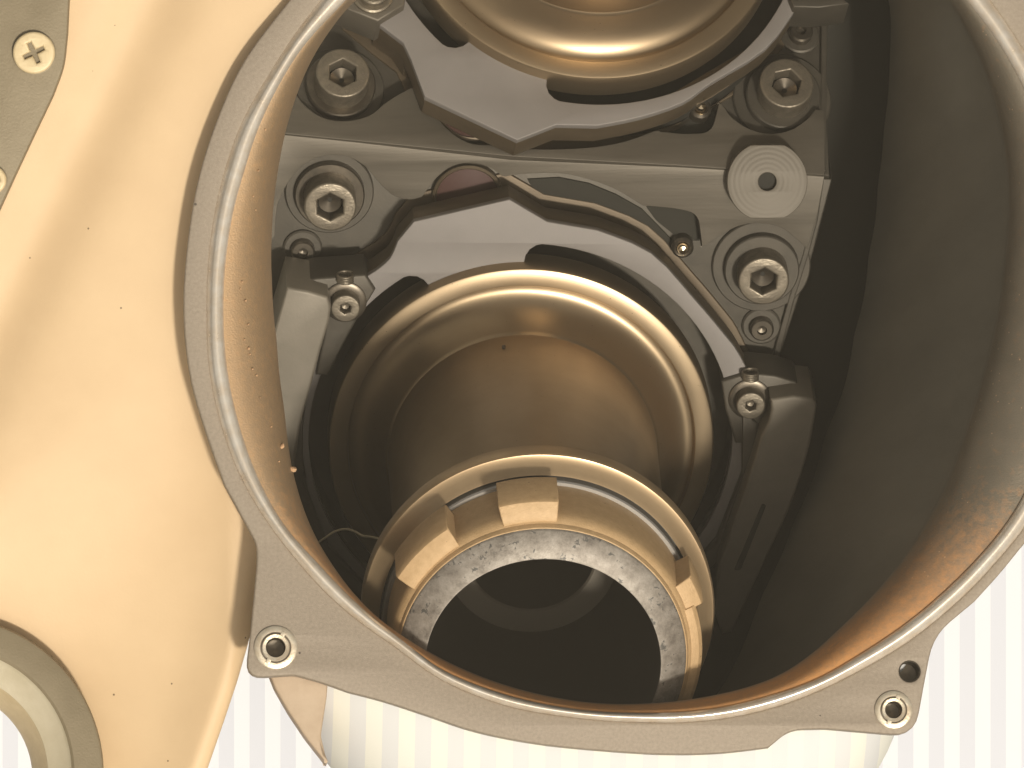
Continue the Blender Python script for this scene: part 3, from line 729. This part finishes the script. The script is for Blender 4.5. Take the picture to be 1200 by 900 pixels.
# ================================================================== parts beside the port
# tan moulded cover on the left: a thick curved sheet
COVER = [(390, -60), (350, 0), (302, 70), (272, 133), (248, 207), (235, 283), (230, 361), (237, 437), (255, 503), (282, 579), (306, 640), (302, 700), (290, 755), (277, 800), (262, 845), (243, 900), (222, 960)]
def cover_right(py):
    for (x0, y0), (x1, y1) in zip(COVER, COVER[1:]):
        if y0 <= py <= y1: return x0 + (x1 - x0) * (py - y0) / (y1 - y0)
    return COVER[-1][0]
def seg_d(px, py, a, b):
    d = Vector(b) - Vector(a); n_ = Vector((d.y, -d.x)).normalized(); return (Vector((px, py)) - Vector(a)).dot(n_)
def cover_z(px, py):
    z = 530.0
    d = seg_d(px, py, (178, 0), (20, 330))            # crease running down beside the olive plate
    z -= 17 * math.exp(-(d / 42) ** 2)
    f = max(0.0, min(1.0, (px * 0.9 + py - 560) / 420)); f = f * f * (3 - 2 * f)
    z -= f * 0.38 * max(0, 270 - px) + 0.00025 * max(0, 200 - px) ** 2 + 2 * (1 - f)
    d2 = seg_d(px, py, (262, 640), (165, 930))
    z -= 5 * math.exp(-(d2 / 45) ** 2) * max(0, min(1, (py - 620) / 160))
    e = cover_right(py) - px
    if e < 22: z -= (22 - e) ** 2 * 0.03 * max(0.0, min(1.0, (py - 640) / 60))
    return z
NX, NY = 90, 130
V, F = [], []
for j in range(NY + 1):
    py = -60 + 1020 * j / NY
    xr = cover_right(py)
    for i in range(NX + 1):
        px = -150 + (xr + 150) * i / NX
        V.append(tuple(FM.inv @ Q(px, py, cover_z(px, py))))
for j in range(NY):
    for i in range(NX):
        px, py = -150 + (cover_right(-60 + 1020 * j / NY) + 150) * i / NX, -60 + 1020 * j / NY
        if math.hypot(px + 60, py - 905) < 140: continue
        k = j * (NX + 1) + i
        F.append((k, k + NX + 1, k + NX + 2, k + 1))
me = bpy.data.meshes.new('mesh'); me.from_pydata(V, [], F)
bm = bmesh.new(); bm.from_mesh(me)
bmesh.ops.delete(bm, geom=[v for v in bm.verts if not v.link_faces], context='VERTS')
g = bmesh.ops.extrude_face_region(bm, geom=list(bm.faces))
for v in g['geom']:
    if isinstance(v, bmesh.types.BMVert): v.co.z -= 30
cov = obj('moulded_cover', from_bm(bm, 50), 'beige', frame=FM)
cov['label'] = 'smooth tan moulded cover filling the left side behind the port housing'; cov['category'] = 'cover'

plate = thing('mounting_plate', 'olive grey plate with cross-head screws in the top left corner', 'plate', FM)
PLZ = 544
pl = [(-120, -70), (84, -70), (81, 0), (79, 40), (75, 78), (62, 112), (40, 158), (18, 205), (-8, 262), (-60, 380), (-120, 400)]
obj('plate_body', extrude([(Q(x, y, PLZ).x, Q(x, y, PLZ).y) for x, y in rounded(pl, [0, 0, 0, 0, 14, 0, 0, 0, 0, 0, 0])], PLZ - 26, PLZ, bevel=2), 'olive', plate)
for px, py, r, rot in ((40, 62, 23.5, 25), (-9, 211, 16, 10)):
    c = Q(px, py, PLZ)
    cross = []
    for k in range(4):
        a = R(rot + 90 * k); u = Vector((math.cos(a), math.sin(a))); w = Vector((-u.y, u.x))
        cross += [tuple(u * r * 0.52 - w * 2.2), tuple(u * r * 0.52 + w * 2.2), tuple((u + w) * 2.6)]
    s_ = obj('cross_screw', extrude(circle((0, 0), r, 48), 0, 9, [cross], bevel=3, res=3), 'screw_tan', plate, at=(c.x, c.y, PLZ))
    obj('cross_recess', lathe([(r * 0.6, 3), (0.01, 2.5)], 24), 'olive', s_)
    obj('screw_washer', lathe([(r + 1, -0.5), (r + 1, 1.2), (r - 1, 1.8)], 40), 'olive', s_)

FG = Frame(-62, 905, 540, (0.10, 0.12, 0.98))
ringt = thing('ring_fitting', 'olive ring with a pale inner edge in the bottom left corner', 'ring', FG)
obj('ring_body', lathe([(172, -60), (175, -6), (173, -1), (170, 0), (142, 0), (139, -2)], 128, smooth=30), 'olive', ringt)
obj('bevel_band', lathe([(139, -2), (136, -8), (118, -22), (114, -26)], 128, smooth=30), 'olive_light', ringt)
obj('bore_wall', lathe([(114, -26), (113, -30), (100, -60), (99, -80)], 128, smooth=30), 'screw_tan', ringt)

# ================================================================== added haze volume that lifts the dark tones like stray light
hz = bpy.data.materials.new('stray_light_haze'); hz.use_nodes = True
N, L = nodes_of(hz); N.clear()
om = N.new('ShaderNodeOutputMaterial'); pv = N.new('ShaderNodeVolumePrincipled')
pv.inputs['Color'].default_value = (0.95, 0.86, 0.70, 1); pv.inputs['Density'].default_value = HAZE
L.new(pv.outputs[0], om.inputs['Volume'])
MATS['haze'] = hz
bm = bmesh.new(); bmesh.ops.create_cube(bm, size=1)
for v in bm.verts: v.co = Vector((v.co.x * 6400, v.co.y * 5600, 11600 if v.co.z > 0 else -1700))
ho = obj('haze', from_bm(bm), 'haze', frame=FM); ho['kind'] = 'stuff'
